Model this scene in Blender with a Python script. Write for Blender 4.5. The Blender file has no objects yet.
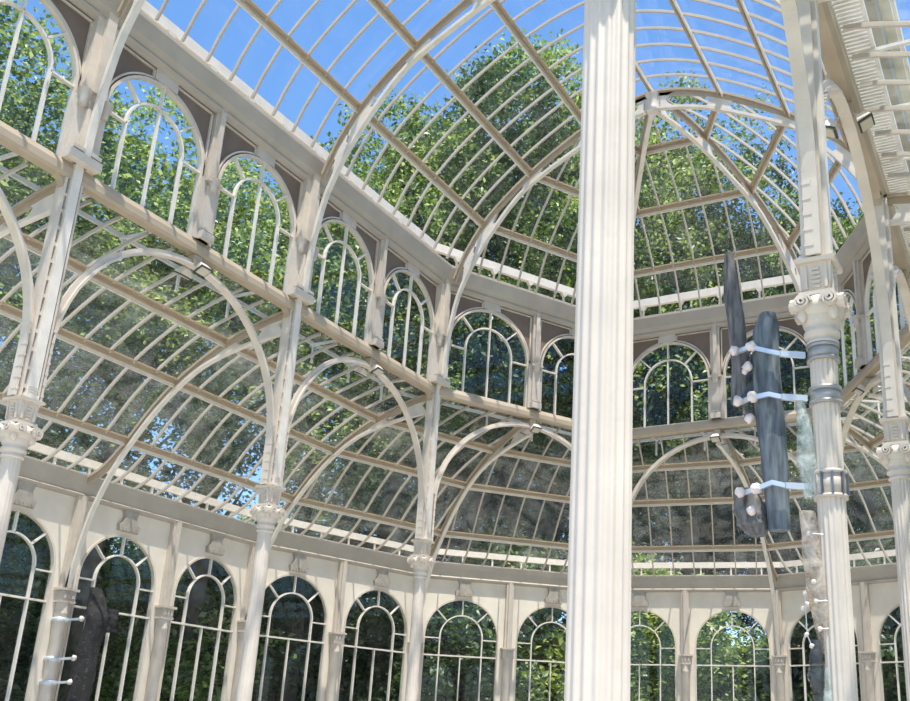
import bpy, math, random
import numpy as np
from mathutils import Vector
from math import sin, cos, pi, radians, sqrt

# ------------------------------------------------------------------ basics
S = 6.5            # metres per module (one module = one side of the apse hexagon)
EYE = 1.6          # eye height, the module heights are counted from the eye
FL = -EYE / S      # floor in modules
col = bpy.context.scene.collection
def W(x, y, z): return Vector((x * S, y * S, z * S + EYE))
def nrm(v):
    v = Vector(v); return v.normalized()

# ------------------------------------------------------------------ materials
M = {}
def paint(name, rgb, rough=.55, var=.10, scale=3.0, dirt=None, dirt_amt=.35, metal=0., bump=.0, grain=False):
    m = bpy.data.materials.new(name); m.use_nodes = True
    nt = m.node_tree; b = nt.nodes['Principled BSDF']
    b.inputs['Roughness'].default_value = rough; b.inputs['Metallic'].default_value = metal
    tc = nt.nodes.new('ShaderNodeTexCoord')
    n1 = nt.nodes.new('ShaderNodeTexNoise'); n1.inputs['Scale'].default_value = scale; n1.inputs['Detail'].default_value = 6
    mp = nt.nodes.new('ShaderNodeMapping'); nt.links.new(tc.outputs['Object'], mp.inputs['Vector'])
    if grain: mp.inputs['Scale'].default_value = (2.6, 2.6, .45)
    nt.links.new(mp.outputs['Vector'], n1.inputs['Vector'])
    r = nt.nodes.new('ShaderNodeValToRGB')
    r.color_ramp.elements[0].position = .3; r.color_ramp.elements[1].position = .7
    r.color_ramp.elements[0].color = (*[c * (1 - var) for c in rgb], 1)
    r.color_ramp.elements[1].color = (*[min(1, c * (1 + var * .6)) for c in rgb], 1)
    nt.links.new(n1.outputs['Fac'], r.inputs['Fac']); out = r.outputs['Color']
    if dirt:
        n2 = nt.nodes.new('ShaderNodeTexNoise'); n2.inputs['Scale'].default_value = scale * 4; n2.inputs['Detail'].default_value = 8
        nt.links.new(mp.outputs['Vector'], n2.inputs['Vector'])
        if grain: n2.inputs['Scale'].default_value = scale * 1.3; n1.inputs['Scale'].default_value = scale * 2
        rr = nt.nodes.new('ShaderNodeValToRGB'); rr.color_ramp.elements[0].position = .58; rr.color_ramp.elements[1].position = .72
        rr.color_ramp.elements[1].color = (dirt_amt,) * 3 + (1,)
        nt.links.new(n2.outputs['Fac'], rr.inputs['Fac'])
        mx = nt.nodes.new('ShaderNodeMix'); mx.data_type = 'RGBA'
        nt.links.new(rr.outputs['Color'], mx.inputs['Factor']); nt.links.new(out, mx.inputs[6]); mx.inputs[7].default_value = (*dirt, 1)
        out = mx.outputs[2]
    nt.links.new(out, b.inputs['Base Color'])
    if bump:
        bp = nt.nodes.new('ShaderNodeBump'); bp.inputs['Strength'].default_value = bump; bp.inputs['Distance'].default_value = .02
        nt.links.new(n1.outputs['Fac'], bp.inputs['Height']); nt.links.new(bp.outputs['Normal'], b.inputs['Normal'])
    M[name] = m
    return m
paint('cream', (.61, .525, .43), dirt=(.45, .38, .30), dirt_amt=.30)
paint('white_paint', (.70, .63, .54), dirt=(.5, .42, .34), dirt_amt=.25)
paint('beam_paint', (.395, .345, .285), scale=1.5, dirt=(.42, .37, .31), dirt_amt=.2)
paint('tan_paint', (.42, .33, .23), scale=2., dirt=(.40, .32, .24), dirt_amt=.4)
paint('spandrel_cream', (.72, .635, .52), scale=1.5)
paint('brown_panel', (.175, .122, .085), scale=2., var=.15)
paint('bar_paint', (.50, .43, .345), dirt=(.40, .33, .25), dirt_amt=.3)
paint('taupe', (.36, .315, .265), scale=6., var=.2)
paint('pier_grey', (.52, .45, .375), scale=3., dirt=(.35, .3, .25), dirt_amt=.3)
paint('floor_stone', (.62, .60, .56), scale=.6, rough=.35)
paint('lawn', (.07, .12, .03), scale=.8, var=.5, rough=.9)
paint('bark', (.12, .095, .07), scale=4., var=.4, rough=.9, bump=.6)
paint('driftwood', (.15, .14, .135), scale=4., var=.6, dirt=(.03, .022, .018), dirt_amt=.85, rough=.85, bump=1., grain=True)
paint('grey_blue_wood', (.115, .135, .15), scale=3., var=.65, dirt=(.25, .28, .24), dirt_amt=.8, rough=.7, bump=1., grain=True)
paint('black_wood', (.022, .02, .019), scale=4., var=.6, dirt=(.10, .085, .075), dirt_amt=.8, rough=.9, bump=1.)
paint('pale_wood', (.48, .42, .34), scale=5., var=.2, rough=.7, bump=.3)
paint('wax', (.74, .62, .57), scale=12., var=.15, rough=.4)
paint('steel', (.62, .65, .68), scale=4., var=.1, rough=.35, metal=.5)
paint('lamp_face', (.50, .44, .34), scale=3., var=.1, rough=.3)
paint('dark_trim', (.05, .045, .04), scale=3., var=.1, rough=.5)
paint('band_steel', (.34, .33, .31), scale=4., var=.2, rough=.4, metal=.4)
paint('dark_steel', (.20, .20, .20), scale=4., var=.2, rough=.35, metal=.8)

def glass(name, tint, refl, milk, scale=.8, milk_col=(.75, .80, .76)):
    m = bpy.data.materials.new(name); m.use_nodes = True
    nt = m.node_tree; nt.nodes.clear()
    o = nt.nodes.new('ShaderNodeOutputMaterial')
    t = nt.nodes.new('ShaderNodeBsdfTransparent'); t.inputs['Color'].default_value = (*tint, 1)
    g = nt.nodes.new('ShaderNodeBsdfGlossy'); g.inputs['Roughness'].default_value = .03
    d = nt.nodes.new('ShaderNodeBsdfDiffuse'); d.inputs['Color'].default_value = (*milk_col, 1)
    tr = nt.nodes.new('ShaderNodeBsdfTranslucent'); tr.inputs['Color'].default_value = (*milk_col, 1)
    dd = nt.nodes.new('ShaderNodeMixShader'); dd.inputs[0].default_value = .5
    nt.links.new(d.outputs[0], dd.inputs[1]); nt.links.new(tr.outputs[0], dd.inputs[2])
    fr = nt.nodes.new('ShaderNodeFresnel'); fr.inputs['IOR'].default_value = 1.5
    mu = nt.nodes.new('ShaderNodeMath'); mu.operation = 'MULTIPLY'; mu.inputs[1].default_value = refl; mu.use_clamp = True
    gb = nt.nodes.new('ShaderNodeNewGeometry'); io = nt.nodes.new('ShaderNodeMapRange')
    io.inputs['To Min'].default_value = 1.5; io.inputs['To Max'].default_value = 1 / 1.5   # same reflectance from both sides of the thin pane
    nt.links.new(gb.outputs['Backfacing'], io.inputs['Value']); nt.links.new(io.outputs[0], fr.inputs['IOR'])
    nt.links.new(fr.outputs[0], mu.inputs[0])
    m1 = nt.nodes.new('ShaderNodeMixShader'); nt.links.new(mu.outputs[0], m1.inputs[0])
    nt.links.new(t.outputs[0], m1.inputs[1]); nt.links.new(g.outputs[0], m1.inputs[2])
    tc = nt.nodes.new('ShaderNodeTexCoord'); n = nt.nodes.new('ShaderNodeTexNoise')
    n.inputs['Scale'].default_value = scale; n.inputs['Detail'].default_value = 5; n.inputs['Distortion'].default_value = 1.2
    nt.links.new(tc.outputs['Object'], n.inputs['Vector'])
    mr = nt.nodes.new('ShaderNodeMapRange'); mr.inputs['From Min'].default_value = .42; mr.inputs['From Max'].default_value = .72
    mr.inputs['To Min'].default_value = milk * .25; mr.inputs['To Max'].default_value = milk * 1.6
    nt.links.new(n.outputs['Fac'], mr.inputs['Value'])
    m2 = nt.nodes.new('ShaderNodeMixShader'); nt.links.new(mr.outputs[0], m2.inputs[0])
    nt.links.new(m1.outputs[0], m2.inputs[1]); nt.links.new(dd.outputs[0], m2.inputs[2])
    nt.links.new(m2.outputs[0], o.inputs['Surface'])
    M[name] = m
glass('vault_glass', (.97, .985, 1.), .8, .03)
glass('aisle_glass', (.93, .955, .95), 1.15, .085, 1.2)
glass('window_glass', (.96, .975, .97), .9, .02)
glass('resin', (.84, .88, .85), 1.0, .75, 5., (.80, .84, .78))
glass('amber_resin', (.92, .86, .79), 1.0, .60, 5., (.86, .77, .67))
glass('smoked_resin', (.50, .52, .52), 1.2, .30, 6., (.34, .35, .34))

def leafmat(name, dark, mid, light):
    m = bpy.data.materials.new(name); m.use_nodes = True
    nt = m.node_tree; nt.nodes.clear(); o = nt.nodes.new('ShaderNodeOutputMaterial')
    geo = nt.nodes.new('ShaderNodeNewGeometry')
    r = nt.nodes.new('ShaderNodeValToRGB'); e = r.color_ramp.elements
    e[0].position = 0; e[0].color = (*dark, 1); e[1].position = 1; e[1].color = (*light, 1)
    k = e.new(.55); k.color = (*mid, 1)
    nt.links.new(geo.outputs['Random Per Island'], r.inputs['Fac'])
    d = nt.nodes.new('ShaderNodeBsdfDiffuse'); t = nt.nodes.new('ShaderNodeBsdfTranslucent'); g = nt.nodes.new('ShaderNodeBsdfGlossy')
    g.inputs['Roughness'].default_value = .45; g.inputs['Color'].default_value = (.9, .95, .9, 1)
    nt.links.new(r.outputs['Color'], d.inputs['Color'])
    hs = nt.nodes.new('ShaderNodeHueSaturation'); hs.inputs['Hue'].default_value = .485; hs.inputs['Saturation'].default_value = 1.1; hs.inputs['Value'].default_value = 1.25
    nt.links.new(r.outputs['Color'], hs.inputs['Color']); nt.links.new(hs.outputs[0], t.inputs['Color'])
    a = nt.nodes.new('ShaderNodeMixShader'); a.inputs[0].default_value = .5
    nt.links.new(d.outputs[0], a.inputs[1]); nt.links.new(t.outputs[0], a.inputs[2])
    b = nt.nodes.new('ShaderNodeMixShader'); b.inputs[0].default_value = .045
    nt.links.new(a.outputs[0], b.inputs[1]); nt.links.new(g.outputs[0], b.inputs[2])
    nt.links.new(b.outputs[0], o.inputs['Surface']); M[name] = m
leafmat('leaf_green', (.045, .09, .015), (.13, .21, .045), (.42, .50, .20))
leafmat('leaf_dark', (.022, .05, .018), (.045, .09, .03), (.09, .14, .05))
leafmat('leaf_bright', (.08, .14, .02), (.19, .29, .06), (.50, .58, .24))

# ------------------------------------------------------------------ mesh building (coordinates in modules)
class MB:
    def __init__(s): s.v = []; s.f = []; s.sm = []
    def add(s, vs, fs, smooth=False):
        n = len(s.v); s.v.extend([Vector(v) for v in vs]); s.f.extend([tuple(i + n for i in f) for f in fs]); s.sm.extend([smooth] * len(fs))
        return s
    def prism(s, ring0, ring1, smooth=False, caps=True):
        n = len(ring0); vs = list(ring0) + list(ring1)
        fs = [(i, (i + 1) % n, n + (i + 1) % n, n + i) for i in range(n)]
        s.add(vs, fs, smooth)
        if caps: s.add(ring0, [tuple(range(n - 1, -1, -1))]); s.add(ring1, [tuple(range(n))])
        return s
    def box(s, c, ax, ay, az, sx, sy, sz):
        c = Vector(c); ax = Vector(ax) * sx / 2; ay = Vector(ay) * sy / 2; az = Vector(az) * sz / 2
        return s.prism([c - ax - ay - az, c + ax - ay - az, c + ax + ay - az, c - ax + ay - az],
                       [c - ax - ay + az, c + ax - ay + az, c + ax + ay + az, c - ax + ay + az])
    def sweep(s, pts, side, w, h, off=0., closed=False):
        """rectangular section: w along the fixed side vector, h across it, offset along the in-plane normal"""
        side = Vector(side).normalized(); P = [Vector(p) for p in pts]; rings = []
        n = len(P)
        for i, p in enumerate(P):
            a = P[i - 1] if i > 0 else P[i]; b = P[i + 1] if i < n - 1 else P[i]
            t = (b - a); t.normalize(); u = side.cross(t)
            if u.length < 1e-6: u = Vector((0, 0, 1))
            u.normalize()
            q = p + u * off
            rings.append([q - side * w / 2 - u * h / 2, q + side * w / 2 - u * h / 2, q + side * w / 2 + u * h / 2, q - side * w / 2 + u * h / 2])
        vs = [v for r in rings for v in r]; fs = []
        for i in range(n - 1):
            for k in range(4):
                fs.append((i * 4 + k, i * 4 + (k + 1) % 4, i * 4 + 4 + (k + 1) % 4, i * 4 + 4 + k))
        fs.append((3, 2, 1, 0)); fs.append(tuple(4 * (n - 1) + k for k in range(4)))
        return s.add(vs, fs)
    def bar(s, a, b, w, h, side=None):
        a = Vector(a); b = Vector(b)
        if side is None:
            t = (b - a).normalized(); side = t.cross(Vector((0, 0, 1)))
            if side.length < 1e-4: side = Vector((1, 0, 0))
        return s.sweep([a, b], side, w, h)
    def tube(s, pts, r, seg=8):
        P = [Vector(p) for p in pts]; rings = []
        rr = r if isinstance(r, (list, tuple)) else [r] * len(P)
        for i, p in enumerate(P):
            a = P[max(0, i - 1)]; b = P[min(len(P) - 1, i + 1)]; t = (b - a).normalized()
            u = t.cross(Vector((0, 0, 1)));
            if u.length < .05: u = t.cross(Vector((1, 0, 0)))
            u.normalize(); v = t.cross(u)
            rings.append([p + (u * cos(2 * pi * k / seg) + v * sin(2 * pi * k / seg)) * rr[i] for k in range(seg)])
        vs = [v for q in rings for v in q]; fs = []
        for i in range(len(P) - 1):
            for k in range(seg):
                fs.append((i * seg + k, i * seg + (k + 1) % seg, (i + 1) * seg + (k + 1) % seg, (i + 1) * seg + k))
        s.add(vs, fs, True); s.add(rings[0], [tuple(range(seg - 1, -1, -1))]); s.add(rings[-1], [tuple(range(seg))])
        return s
    def lathe(s, x, y, prof, seg=20, flute=0, depth=0., rot=0., jitter=None):
        vs = []; fs = []
        for (r, z) in prof:
            for k in range(seg):
                a = 2 * pi * k / seg + rot; q = r
                if flute: q = r * (1 - depth * (.5 - .5 * cos(a * flute)) ** 1.0)
                vs.append((x + q * cos(a), y + q * sin(a), z))
        for i in range(len(prof) - 1):
            for k in range(seg):
                fs.append((i * seg + k, i * seg + (k + 1) % seg, (i + 1) * seg + (k + 1) % seg, (i + 1) * seg + k))
        s.add(vs, fs, not flute)
        s.add(vs[:seg], [tuple(range(seg - 1, -1, -1))]); s.add(vs[-seg:], [tuple(range(seg))])
        return s
    def squash(s):   # capitals sit slightly lower and tighter than first drawn
        for v in s.v:
            if v.z > .69: v.z = .69 + (v.z - .69) * .885
        return s
    def build(s, name, mat, parent=None, loc=None):
        me = bpy.data.meshes.new(name)
        o = bpy.data.objects.new(name, me); col.objects.link(o)
        org = Vector((0, 0, 0))
        if parent is not None:
            o.parent = parent; org = Vector(parent.get('_org', (0, 0, 0)))
        elif loc is not None:
            org = W(*loc); o.location = org; o['_org'] = tuple(org)
        vs = [W(*v) - org for v in s.v]
        me.from_pydata(vs, [], s.f); me.materials.append(M[mat])
        me.polygons.foreach_set('use_smooth', s.sm); me.update()
        if parent is not None: o['_org'] = tuple(org)
        return o
def tag(o, label, cat, group=None, kind=None):
    o['label'] = label; o['category'] = cat
    if group: o['group'] = group
    if kind: o['kind'] = kind
    return o
def empty(name, loc, label, cat, group=None, kind=None):
    o = bpy.data.objects.new(name, None); o.empty_display_size = .3; col.objects.link(o)
    o.location = W(*loc); o['_org'] = tuple(o.location)
    return tag(o, label, cat, group, kind)

# ------------------------------------------------------------------ plan
L = .918; RO = 1.905; A60 = sqrt(3) / 2
ZS, ZST = 1.445, 1.492        # sill underside and top
ZB, ZBT = 1.965, 2.055        # clerestory beam
OB, OBT = .855, .935          # outer beam
ZCAP = .816                   # top of the column capitals
NK = 3
I = [(-1, -L * k) for k in range(NK, 0, -1)] + [(-1, 0), (-.5, A60), (.5, A60), (1, 0)] + [(1, -L * k) for k in range(1, NK + 1)]
Inames = ['far left', 'A', 'B', 'C', 'D', 'E', 'F', 'G2', 'G', 'H']
def od(a): return (RO * cos(radians(a)), RO * sin(radians(a)))
O = [(-RO, -L * k) for k in range(NK, 0, -1)] + [od(a) for a in (180, 150, 120, 90, 60, 30, 0)] + [(RO, -L * k) for k in range(1, NK + 1)]
def lerp2(p, q, t): return (p[0] + (q[0] - p[0]) * t, p[1] + (q[1] - p[1]) * t)
# aisle sectors: inner segment + outer segment
SEC = []
for k in range(NK): SEC.append((I[k], I[k + 1], O[k], O[k + 1]))
for k in range(3):
    a, b = I[NK + k], I[NK + k + 1]; m = lerp2(a, b, .5)
    SEC.append((a, m, O[NK + 2 * k], O[NK + 2 * k + 1])); SEC.append((m, b, O[NK + 2 * k + 1], O[NK + 2 * k + 2]))
for k in range(NK): SEC.append((I[NK + 3 + k], I[NK + 4 + k], O[NK + 6 + k], O[NK + 7 + k]))

class Fr:   # frame of one wall side: s along, d inward, z up
    def __init__(f, P, Q):
        f.P = Vector((*P, 0)); f.Q = Vector((*Q, 0)); f.len = (f.Q - f.P).length
        f.t = (f.Q - f.P) / f.len; f.n = Vector((f.t.y, -f.t.x, 0))
    def __call__(f, s, d, z): v = f.P + f.t * s + f.n * d; return Vector((v.x, v.y, z))

ORD = ['first', 'second', 'third', 'fourth', 'fifth', 'sixth', 'seventh', 'eighth', 'ninth', 'tenth', 'eleventh', 'twelfth', 'thirteenth', 'fourteenth', 'fifteenth']
# ------------------------------------------------------------------ camera (solved from the photograph's perspective)
yaw, pitch, roll = -0.437214, 0.324459, 0.026509
CX, CY, FPX = 1.293805, -3.42451, 1005.287
fw = Vector((sin(yaw) * cos(pitch), cos(yaw) * cos(pitch), sin(pitch)))
r0 = Vector((cos(yaw), -sin(yaw), 0)); u0 = r0.cross(fw)
rr = r0 * cos(roll) + u0 * sin(roll); uu = -r0 * sin(roll) + u0 * cos(roll)
cam = bpy.data.cameras.new('camera'); co = bpy.data.objects.new('camera', cam); col.objects.link(co)
from mathutils import Matrix
R = Matrix((rr, uu, -fw)).transposed().to_4x4(); R.translation = W(CX, CY, 0); co.matrix_world = R
cam.sensor_width = 36; cam.lens = FPX / 910 * 36; cam.shift_x = (455 - 579.35) / 910; cam.shift_y = (416.41 - 350.5) / 910
cam.clip_start = .05; cam.clip_end = 500
bpy.context.scene.camera = co
def pix(x, y, z):
    d = Vector((x - CX, y - CY, z)); k = d.dot(fw)
    if k <= .05: return (-9999, 0)
    return (579.35 + FPX * d.dot(rr) / k, 416.41 - FPX * d.dot(uu) / k)
def ordinals(pts):
    """pts: list of (key, (x,y,z)); returns key -> words saying its place in the picture, left to right"""
    px = sorted([(pix(*p)[0], k) for k, p in pts if -6 < pix(*p)[0] < 916 and -30 < pix(*p)[1] < 760])
    out = {k: None for k, _ in pts}
    for i, (x, k) in enumerate(px):
        out[k] = ('leftmost' if i == 0 else ('rightmost' if i == len(px) - 1 else ORD[i] + ' from the left'))
    return out

# ------------------------------------------------------------------ ground and floor
mb = MB(); ring = [(x, y) for x, y in [(-RO - .03, -5.2), (-RO - .03, 0)]] + [(od(a)[0] * 1.015, od(a)[1] * 1.015) for a in (150, 120, 90, 60, 30)] + [(RO + .03, 0), (RO + .03, -5.2)]
mb.prism([Vector((x, y, FL - .05)) for x, y in ring], [Vector((x, y, FL)) for x, y in ring])
o = mb.build('floor', 'floor_stone'); tag(o, 'pale polished stone floor of the glass hall', 'floor', kind='structure')
mb = MB(); mb.box((0, 0, FL - .06), (1, 0, 0), (0, 1, 0), (0, 0, 1), 40, 40, .02)
o = mb.build('lawn', 'lawn'); tag(o, 'green lawn around the glass building', 'lawn', kind='structure')

# ------------------------------------------------------------------ arched glazing used in both walls
def arc(fr, s0, z0, r, a0, a1, n, d=0., rz=None):
    rz = rz or r
    return [fr(s0 + r * cos(a), d, z0 + rz * sin(a)) for a in [a0 + (a1 - a0) * k / n for k in range(n + 1)]]
def spandrel(mbx, fr, s0, s1, sc, r, zs, ztop, d0, d1):
    """plate from s0 to s1 and up to ztop with an arched cut (centre sc, springing zs, radius r); depth d0..d1"""
    n = 20; pts = [(s0, zs)] + [(sc - r * cos(pi * k / n), zs + r * sin(pi * k / n)) for k in range(n + 1)] + [(s1, zs)]
    for i in range(len(pts) - 1):
        (a, za), (b, zb) = pts[i], pts[i + 1]
        if b - a < 1e-6: continue
        mbx.prism([fr(a, d0, za), fr(b, d0, zb), fr(b, d1, zb), fr(a, d1, za)], [fr(a, d0, ztop), fr(b, d0, ztop), fr(b, d1, ztop), fr(a, d1, ztop)])
def window(idx, fr, sc, r, zs, zbot, ri, ztr, clear_centre, label, cat, grp):
    w = .0062; e = empty('window_%d' % idx, tuple(fr(sc, 0, zbot)), label, cat, grp, 'structure')
    f = MB(); f.sweep([fr(sc - r, 0, zbot)] + arc(fr, sc, zs, r, pi, 0, 24) + [fr(sc + r, 0, zbot)], fr.n, .018, .0085)
    f.build('window_frame', 'cream', e)
    b = MB(); i = arc(fr, sc, zs, ri, pi, 0, 18)
    b.sweep([fr(sc - ri, 0, zbot)] + i + [fr(sc + ri, 0, zbot)], fr.n, .014, w)
    for a in (45, 90, 135):
        b.bar(fr(sc + ri * cos(radians(a)), 0, zs + ri * sin(radians(a))), fr(sc + r * cos(radians(a)), 0, zs + r * sin(radians(a))), .014, w * .9, fr.n)
    for sg in (-1, 1): b.bar(fr(sc + sg * ri, 0, zs - .008), fr(sc + sg * r, 0, zs - .008), .014, w * .9, fr.n)
    if ztr is not None:
        b.bar(fr(sc - r, 0, ztr), fr(sc + r, 0, ztr), .016, w * 1.1, fr.n)
        b.bar(fr(sc, 0, zbot), fr(sc, 0, ztr), .012, w * .9, fr.n)
    else:
        b.bar(fr(sc, 0, zbot), fr(sc, 0, zs + ri), .012, w * .9, fr.n)
    b.build('glazing_bars', 'white_paint', e)
    g = MB(); poly = [fr(sc - r, 0, zbot)] + arc(fr, sc, zs, r, pi, 0, 24) + [fr(sc + r, 0, zbot)]
    g.add([p + fr.n * -.003 for p in poly], [tuple(range(len(poly)))])
    g.build('window_pane', 'window_glass', e)
    return e

# ------------------------------------------------------------------ outer wall
nO = len(O)
owin = []; opil = []
for k in range(nO - 1):
    fr = Fr(O[k], O[k + 1]); h = fr.len / 2
    for j in (0, 1): owin.append(((k, j), tuple(fr(h * (j + .5), 0, .62))))
    opil.append(((k, 0), tuple(fr(0, .02, .49)))); opil.append(((k, 1), tuple(fr(h, .02, .49))))
opil.append(((nO - 1, 0), (O[-1][0] - .02, O[-1][1], .49)))
ow = ordinals(owin); op = ordinals(opil)
widx = 1; offc = 0
SIDE = lambda k, n0=NK: 'left' if k < n0 else ('right' if k >= n0 + 6 else 'apse')
def place_words(w, x, y):
    if w: return w
    global offc; offc += 1
    side = 'left' if x < 0 else 'right'
    return ('past the %s edge, %s' % (side, 'by the apse' if y > -.3 else ('%s bay' % ORD[min(9, int(-y / L))])))
for k in range(nO - 1):
    fr = Fr(O[k], O[k + 1]); h = fr.len / 2; side = SIDE(k)
    mb = MB()
    for j in (0, 1):
        sc = h * (j + .5); r = h / 2 - .052; zs = .752 - r
        spandrel(mb, fr, h * j, h * (j + 1), sc, r, zs, OB, -.012, .006)
        # straight jambs below the springing
        mb.prism([fr(h * j, -.012, FL), fr(sc - r, -.012, FL), fr(sc - r, .006, FL), fr(h * j, .006, FL)], [fr(h * j, -.012, zs), fr(sc - r, -.012, zs), fr(sc - r, .006, zs), fr(h * j, .006, zs)])
        mb.prism([fr(sc + r, -.012, FL), fr(h * (j + 1), -.012, FL), fr(h * (j + 1), .006, FL), fr(sc + r, .006, FL)], [fr(sc + r, -.012, zs), fr(h * (j + 1), -.012, zs), fr(h * (j + 1), .006, zs), fr(sc + r, .006, zs)])
        mb.prism([fr(sc - r, -.012, FL), fr(sc + r, -.012, FL), fr(sc + r, .006, FL), fr(sc - r, .006, FL)], [fr(sc - r, -.012, FL + .12), fr(sc + r, -.012, FL + .12), fr(sc + r, .006, FL + .12), fr(sc - r, .006, FL + .12)])
        pw = place_words(ow[(k, j)], *fr(sc, 0, 0)[:2])
        window(widx, fr, sc, r, zs, FL + .12, r * .575, .463, True, 'tall round-arched window of the lower wall, %s' % pw, 'window', 'tall arched windows of the lower wall'); widx += 1
    w = mb.build('wall_' + side, 'spandrel_cream'); tag(w, 'cream arcade wall panel around the lower windows, ' + place_words(ow[(k, 0)], *fr(.1, 0, 0)[:2]), 'wall', 'arcade wall panels of the lower wall', 'structure')
    # cast brackets over the crowns
    for j in (0, 1):
        sc = h * (j + .5); b = MB()
        shp = [(-.045, .768), (-.048, .79), (-.034, .803), (-.027, .822), (-.036, .853), (.036, .853), (.027, .822), (.034, .803), (.048, .79), (.045, .768)]
        b.prism([fr(sc + a, .006, z) for a, z in shp], [fr(sc + a, .022, z) for a, z in shp])
        for q in range(5): b.box(fr(sc - .032 + q * .016, .024, .776), fr.t, fr.n, (0, 0, 1), .006, .006, .010)
        b.build('keystone_bracket', 'taupe', w)
    # beam over the windows
    b = MB(); prof = [(-.03, OB), (.006, OB - .008), (.024, OB - .002), (.030, OB + .004), (.022, OB + .012), (.034, OB + .05), (.040, OBT - .006), (.040, OBT), (-.03, OBT)]
    def offs(d, z, e):  # mitred end
        return None
    ang = []
    for e in (0, 1):
        kk = k - 1 if e == 0 else k + 1
        if 0 <= kk < nO - 1:
            f2 = Fr(O[kk], O[kk + 1]); th = fr.t.angle(f2.t)
        else: th = 0
        ang.append(math.tan(th / 2))
    b.prism([fr(d * ang[0], d, z) for d, z in prof], [fr(fr.len - d * ang[1], d, z) for d, z in prof])
    tb = b.build('trim_%d' % (k + 1), 'beam_paint'); tag(tb, 'pale beam running above the lower windows, ' + place_words(ow[(k, 0)], *fr(.1, 0, 0)[:2]), 'beam', 'beams above the lower windows', 'structure')
    g = MB(); g.prism([fr(-.06 * ang[0], -.06, .992), fr(fr.len + .06 * ang[1], -.06, .992), fr(fr.len + .075 * ang[1], -.075, .992), fr(-.075 * ang[0], -.075, .992)],
                      [fr(-.06 * ang[0], -.06, 1.022), fr(fr.len + .06 * ang[1], -.06, 1.022), fr(fr.len + .075 * ang[1], -.075, 1.022), fr(-.075 * ang[0], -.075, 1.022)])
    g.prism([fr(-.03 * ang[0], -.02, .925), fr(fr.len + .03 * ang[1], -.02, .925), fr(fr.len + .075 * ang[1], -.075, .925), fr(-.075 * ang[0], -.075, .925)],
            [fr(-.03 * ang[0], -.02, .932), fr(fr.len + .03 * ang[1], -.02, .932), fr(fr.len + .075 * ang[1], -.075, .932), fr(-.075 * ang[0], -.075, .932)])
    nn = 6
    for q in range(nn): g.bar(fr(fr.len * (q + .5) / nn, -.068, .93), fr(fr.len * (q + .5) / nn, -.068, 1.0), .008, .008, fr.t)
    g.build('gutter_rail', 'white_paint', tb)
# wall columns between the windows
for k in range(nO):
    for j in ((0, 1) if k < nO - 1 else (0,)):
        fr = Fr(O[k], O[min(k + 1, nO - 1)]) if k < nO - 1 else Fr(O[k - 1], O[k])
        if j == 0:
            n = -Vector((*O[k], 0)).normalized() if O[k][1] >= -1e-6 else Vector((-math.copysign(1, O[k][0]), 0, 0))
            P = Vector((*O[k], 0)); t = Vector((-n.y, n.x, 0))
        else:
            n = fr.n; P = fr(fr.len / 2, 0, 0); P.z = 0; t = fr.t
        c = P + n * .020
        e = empty('wall_column', (c.x, c.y, FL), 'slim iron column between lower windows, %s' % place_words(op[(k, j)], c.x, c.y), 'column', 'slim columns between the lower windows')
        m = MB(); m.box((c.x, c.y, FL + .03), t, n, (0, 0, 1), .07, .06, .06); m.build('base', 'pier_grey', e)
        m = MB(); m.lathe(c.x, c.y, [(.026, FL + .06), (.023, FL + .1), (.0215, .42), (.024, .425), (.024, .432), (.022, .437), (.0235, .466)], 14); m.build('shaft', 'cream', e)
        m = MB(); m.box((c.x, c.y, .469), t, n, (0, 0, 1), .062, .05, .008); m.box((c.x, c.y, .489), t, n, (0, 0, 1), .056, .046, .034)
        m.box((c.x, c.y, .511), t, n, (0, 0, 1), .074, .06, .009)
        for q in range(3):
            cc = c + t * (q - 1) * .017 + n * .024; m.box((cc.x, cc.y, .489), t, n, (0, 0, 1), .010, .006, .018)
        m.build('capital', 'pier_grey', e)
        m = MB(); m.box((*(P + n * .016).xy, (.515 + OB) / 2), t, n, (0, 0, 1), .040, .020, OB - .515)
        m.box((*(P + n * .030).xy, (.515 + OB) / 2), t, n, (0, 0, 1), .018, .012, OB - .515); m.build('upper_pier', 'pier_grey', e)

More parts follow.
